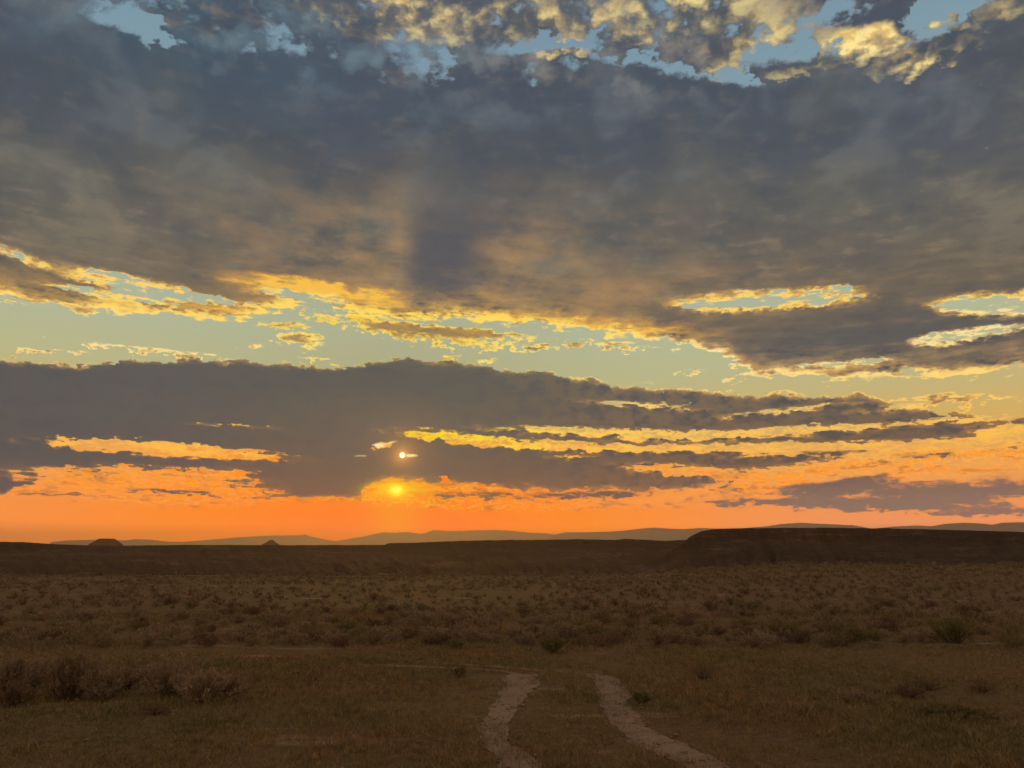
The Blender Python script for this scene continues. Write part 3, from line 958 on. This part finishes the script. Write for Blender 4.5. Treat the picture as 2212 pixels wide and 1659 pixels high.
shrub('dead_shrub', 'dark bare twiggy shrub, right one of two at the right of the meadow', 'dead shrub', 2122, 1496, 28, 72, db, 20, 44, 120, crook=0.6, up=0.3)
shrub('dead_shrub', 'heap of pale dry broken twigs in the meadow, beside a dark twiggy shrub', 'dead shrub', 1850, 1512, 22, 90, gb_, 21, 60, 500, crook=0.8, up=0.1, stem_mat=gb_)
shrub('dead_shrub', 'small dark dead tuft below the heap of pale twigs, left of it', 'dead shrub', 1742, 1548, 14, 34, db, 22, 30, 300, crook=0.5, up=0.2)
shrub('sagebrush', 'low dark sagebrush in grass right of the pale twig heap, by a bare shrub', 'shrub', 1968, 1508, 24, 60, db, 23, 30, 900, crook=0.4)
shrub('green_shrub', 'low spreading grey-green weed patch at the right edge of the near meadow', 'weed', 2060, 1546, 22, 190, ol, 24, 90, 2600, leaf=(0.05, 0.007), up=0.1)
shrub('dead_shrub', 'dark twiggy bare shrub standing up in the front row of the belt, right of centre', 'dead shrub', 1128, 1388, 40, 30, db, 25, 16, 60, crook=0.5, up=0.9)
shrub('sagebrush', 'isolated dark low sagebrush in front of the belt, left of centre', 'shrub', 442, 1388, 20, 48, db, 26, 26, 700)

# ---- the brush belt: one mesh per variant, shared by single shrubs
VAR = []
for k in range(6):
    s_, l_ = bush_parts(200 + k, 1.0, 1.9, 26, 820, 0.13, 0.026, up=0.35, crook=0.3)
    v, f = join([s_, l_])
    base = mesh_obj('sagebrush', v, f, None)
    me = base.data
    bpy.data.objects.remove(base)
    VAR.append(me)
MESH = {}
for ci, cn in enumerate(M_SAGE):
    for k in range(6):
        m_ = VAR[k].copy()
        m_.name = 'sagebrush'
        m_.materials.append(M_SAGE[cn])
        MESH[cn, k] = m_

rb = np.random.default_rng(99)
cand = []
NT_ = 34000
aa = rb.uniform(-37, 37, NT_)
rr_ = np.sqrt(rb.uniform(15.6 ** 2, 105.0 ** 2, NT_))
xx, yy = rr_ * np.sin(np.radians(aa)), rr_ * np.cos(np.radians(aa))
edge_r = 16.4 + 0.9 * fbm(aa * 0.25, aa * 0, 70, 3)
dens = 0.5 + 0.75 * fbm(xx * 0.12, yy * 0.12, 77, 3) + 0.25 * fbm(xx * 0.5, yy * 0.5, 78, 2)
dens = dens * (1 - 0.30 * sstep(rr_, 20, 30) * sstep(aa, 8, -4)) + 0.9 * sstep(rr_, 20.5, 17.5) + 0.30 * sstep(aa, 4, 20) + 0.15
keep = (dens > rb.uniform(0.25, 1.0, NT_)) & (yy > edge_r)
cand = list(zip(aa[keep], rr_[keep], xx[keep], yy[keep]))
chosen, cell = [], {}
for a_, r_, x_, y_ in cand:                                    # keep neighbours from growing through each other
    s_ = 0.30 + 0.003 * r_
    key = (int(x_ // s_), int(y_ // s_))
    if any((key[0] + i, key[1] + j) in cell for i in (-1, 0, 1) for j in (-1, 0, 1) if abs(i) + abs(j) < 2): continue
    cell[key] = 1
    hh = rb.uniform(0.15, 0.31) * (1.15 if r_ < 19 else 0.95 if r_ < 40 else 0.9) * (0.75 + 0.5 * rb.random())
    chosen.append((hh / r_, a_, r_, x_, y_, hh, int(rb.integers(0, 6)), list(M_SAGE)[int(rb.choice(3, p=[0.45, 0.27, 0.28]))]))
inview = [c for c in chosen if abs(c[1]) < 34.2]
rest = [c for c in chosen if abs(c[1]) >= 34.2]
inview.sort(key=lambda c: -c[0])
SINGLE, rest = inview[:300 - 17], inview[300 - 17:] + rest

LAND = [(-99, 120, 'at the left edge'), (120, 330, 'below the flat-topped butte'), (330, 510, 'between the two buttes'), (510, 680, 'below the small pointed butte'),
        (680, 980, 'straight below the sun'), (980, 1230, 'behind the left rut'), (1230, 1440, 'behind the right rut'), (1440, 1640, "below the mesa's left end"),
        (1640, 1950, 'below mid mesa'), (1950, 2400, 'at the right edge')]
ORD = ['leftmost', 'second from left', 'third from left', 'fourth from left', 'fifth from left', 'sixth from left', 'seventh from left', 'eighth from left',
       'ninth from left', 'tenth from left', 'eleventh from left', 'twelfth from left', 'thirteenth from left', 'fourteenth from left', 'fifteenth from left']
ds = np.array([c[4] for c in SINGLE])


def rowname(y):
    return 'front row' if y < 17.6 else 'second row' if y < 19.5 else 'middle rows' if y < 24 else 'rear rows'


buckets = {}
for c in sorted(SINGLE, key=lambda c: c[3] / c[4]):
    px = W0 / 2 + F0 * (c[3] / c[4]) * (math.cos(PITCH) ** -1) * 0.98
    land = next(l for lo, hi, l in LAND if lo <= px < hi) if px >= -99 else LAND[0][2]
    buckets.setdefault((c[7], rowname(c[4]), land), []).append(c)
for (cn, rw, land), cs in buckets.items():
    for i, c in enumerate(cs):
        _, a_, r_, x_, y_, hh, k, _ = c
        if len(cs) == 1: lab = 'only %s sagebrush in %s of brush belt %s' % (cn, rw, land)
        else: lab = '%s %s sagebrush, %s, %s' % (ORD[min(i, 14)], cn, rw, land)
        o = link(bpy.data.objects.new('sagebrush', MESH[cn, k]))
        o.location = (x_, y_, zat(x_, y_) - 0.01)
        o.rotation_euler = (0, 0, rb.uniform(0, 6.28))
        o.scale = (hh * rb.uniform(0.9, 1.35), hh * rb.uniform(0.9, 1.35), hh)
        tag(o, lab, 'shrub', 'sagebrush of the brush belt')

# the remaining, smaller shrubs of the belt and of the plain behind it, as one mass
def brush_mass():
    small = []
    for k in range(5):
        s_, l_ = bush_parts(300 + k, 1.0, 2.0, 8, 170, 0.19, 0.050, up=0.5, crook=0.25)
        small.append(l_)
    tiny = []
    for k in range(4):
        s_, l_ = bush_parts(320 + k, 1.0, 2.6, 8, 60, 0.30, 0.10, up=0.4, crook=0.25)
        tiny.append(l_)
    items = [(c[3], c[4], c[5], small[c[6] % 5] if c[2] < 48 else tiny[c[6] % 4], list(M_SAGE).index(c[7])) for c in rest]
    n = 5200
    a2 = np.radians(rb.uniform(-40, 40, n)); r2 = np.sqrt(rb.uniform(95 ** 2, 330.0 ** 2, n))
    for a_, r_ in zip(a2, r2):
        x_, y_ = r_ * math.sin(a_), r_ * math.cos(a_)
        items.append((x_, y_, rb.uniform(0.3, 0.6), tiny[int(rb.integers(0, 4))], int(rb.integers(0, 3))))
    zs = ground_h(np.array([i[0] for i in items]), np.array([i[1] for i in items]))
    Vs, Fs, Ms, b = [], [], [], 0
    for (x_, y_, h_, (v, f), m_), z_ in zip(items, zs):
        t = rb.uniform(0, 6.28); c_, s_ = math.cos(t), math.sin(t)
        sx = h_ * rb.uniform(0.9, 1.4)
        w = np.empty_like(v)
        w[:, 0] = (v[:, 0] * c_ - v[:, 1] * s_) * sx + x_
        w[:, 1] = (v[:, 0] * s_ + v[:, 1] * c_) * sx + y_
        w[:, 2] = v[:, 2] * h_ + z_ - 0.02
        Vs.append(w); Fs.append(f + b); Ms.append(np.full(len(f), m_)); b += len(v)
    o = mesh_obj('brush', np.concatenate(Vs), np.concatenate(Fs), None)
    for cn in M_SAGE: o.data.materials.append(M_SAGE[cn])
    o.data.polygons.foreach_set('material_index', np.concatenate(Ms).astype(np.int32))
    return tag(o, kind='stuff')


brush_mass()


# ---- short grass, thick near the camera and thinning out towards the belt
def grass():
    rg = np.random.default_rng(5)
    n = 64000
    a_ = np.radians(rg.uniform(-42, 42, n))
    r_ = 5.2 * (30 / 5.2) ** rg.uniform(0, 1, n) ** 0.85
    x, y = r_ * np.sin(a_), r_ * np.cos(a_)
    d = 0.55 + 0.9 * fbm(x * 0.5, y * 0.5, 90, 3) + 0.5 * fbm(x * 2.2, y * 2.2, 95, 2)
    ok = d > rg.uniform(0, 1.0, n)
    x, y, r_ = x[ok], y[ok], r_[ok]
    nz = 0.09 * fbm(x * 3.0, y * 3.0, 101, 3)
    rut = (in_ruts(x + nz, y - nz, -0.02) & (rg.random(len(x)) > 0.05)) & ~((fbm(x * 1.7, y * 1.7, 103, 2) > 0.33) & (rg.random(len(x)) > 0.6))
    x, y, r_ = x[~rut], y[~rut], r_[~rut]
    nb = 9
    N = len(x)
    bx = np.repeat(x, nb) + rg.normal(size=N * nb) * 0.035 * (1 + np.repeat(r_, nb) / 14)
    by = np.repeat(y, nb) + rg.normal(size=N * nb) * 0.035 * (1 + np.repeat(r_, nb) / 14)
    bz_ = ground_h(bx, by) - 0.004
    hh = rg.uniform(0.02, 0.06, N * nb) * (0.8 + 0.6 * np.clip(fbm(bx * 0.7, by * 0.7, 91, 2), -0.6, 1)) * (1 + np.repeat(r_, nb) / 40)
    # scattered taller straw tufts
    tuft = np.repeat(rg.random(N) < 0.035, nb)
    hh = np.where(tuft, hh * 2.0 + 0.02, hh)
    base = np.stack([bx, by, bz_], 1)
    lean = rg.normal(size=(N * nb, 3)) * np.array([0.55, 0.55, 0.1]) * hh[:, None]
    tip = base + lean + np.array([0, 0, 1.0]) * hh[:, None]
    w = 0.0022 * (0.6 + np.repeat(r_, nb) / 9)
    v, f = blade_quads(base, tip, w, rng=rg)
    return tag(mesh_obj('grass', v, f, M_GRASS), kind='stuff')


grass()


# ---- loose stones lying in and beside the ruts
def stones():
    rg = np.random.default_rng(31)
    items = []
    while len(items) < 420:
        a_ = math.radians(rg.uniform(-34, 34)); r_ = 6.6 * (15 / 6.6) ** rg.random()
        items.append((r_ * math.sin(a_), r_ * math.cos(a_)))
    for L, Rr in (rutL, rutR):
        for i in range(260):
            j = int(rg.integers(0, NR)); t = rg.uniform(-0.25, 1.25)
            q_ = L[j] * (1 - t) + Rr[j] * t
            items.append((q_[0], q_[1]))
    Vs, Fs, b = [], [], 0
    oct_ = np.array([(1, 0, 0), (0, 1, 0), (-1, 0, 0), (0, -1, 0), (0, 0, 1), (0, 0, -1), (.7, .7, .3), (-.7, .7, .3), (-.7, -.7, .3), (.7, -.7, .3)], float)
    tri = np.array([(0, 6, 4), (6, 1, 4), (1, 7, 4), (7, 2, 4), (2, 8, 4), (8, 3, 4), (3, 9, 4), (9, 0, 4), (0, 5, 6), (6, 5, 1), (1, 5, 7), (7, 5, 2), (2, 5, 8), (8, 5, 3), (3, 5, 9), (9, 5, 0)])
    for x_, y_ in items:
        s_ = rg.uniform(0.006, 0.018) * (2.0 if rg.random() < 0.08 else 1.0)
        t_ = rg.uniform(0, 6.28); M_ = np.array([[math.cos(t_), -math.sin(t_)], [math.sin(t_), math.cos(t_)]])
        v = oct_ * (1 + rg.normal(size=oct_.shape) * 0.18) * np.array([s_ * rg.uniform(1, 1.7), s_, s_ * 0.6])
        v[:, :2] = v[:, :2] @ M_
        v += np.array([x_, y_, zat(x_, y_) + 0.008])
        Vs.append(v); Fs.append(tri + b); b += len(v)
    return tag(mesh_obj('gravel', np.concatenate(Vs), np.concatenate(Fs), M_TRACK), kind='stuff')


stones()

# ------------------------------------------------------------------ haze over the basin
hb = bpy.data.meshes.new('haze')
x0, x1, y0, y1, z0, z1 = -15000, 15000, -400, 14000, -60, 470
hb.from_pydata([(x, y, z) for z in (z0, z1) for y in (y0, y1) for x in (x0, x1)], [],
               [(0, 2, 3, 1), (4, 5, 7, 6), (0, 1, 5, 4), (2, 6, 7, 3), (0, 4, 6, 2), (1, 3, 7, 5)])
ho = link(bpy.data.objects.new('haze', hb))
hm = bpy.data.materials.new('haze')
hm.use_nodes = True
hm.node_tree.nodes.clear()
pv = hm.node_tree.nodes.new('ShaderNodeVolumePrincipled')
pv.inputs['Color'].default_value = (0.97, 0.88, 0.62, 1)
pv.inputs['Density'].default_value = 1.1e-4
pv.inputs['Anisotropy'].default_value = 0.7
mo = hm.node_tree.nodes.new('ShaderNodeOutputMaterial')
hm.node_tree.links.new(pv.outputs[0], mo.inputs['Volume'])
hb.materials.append(hm)
tag(ho, kind='stuff')
SC.cycles.volume_bounces = 0
SC.cycles.max_bounces = 4
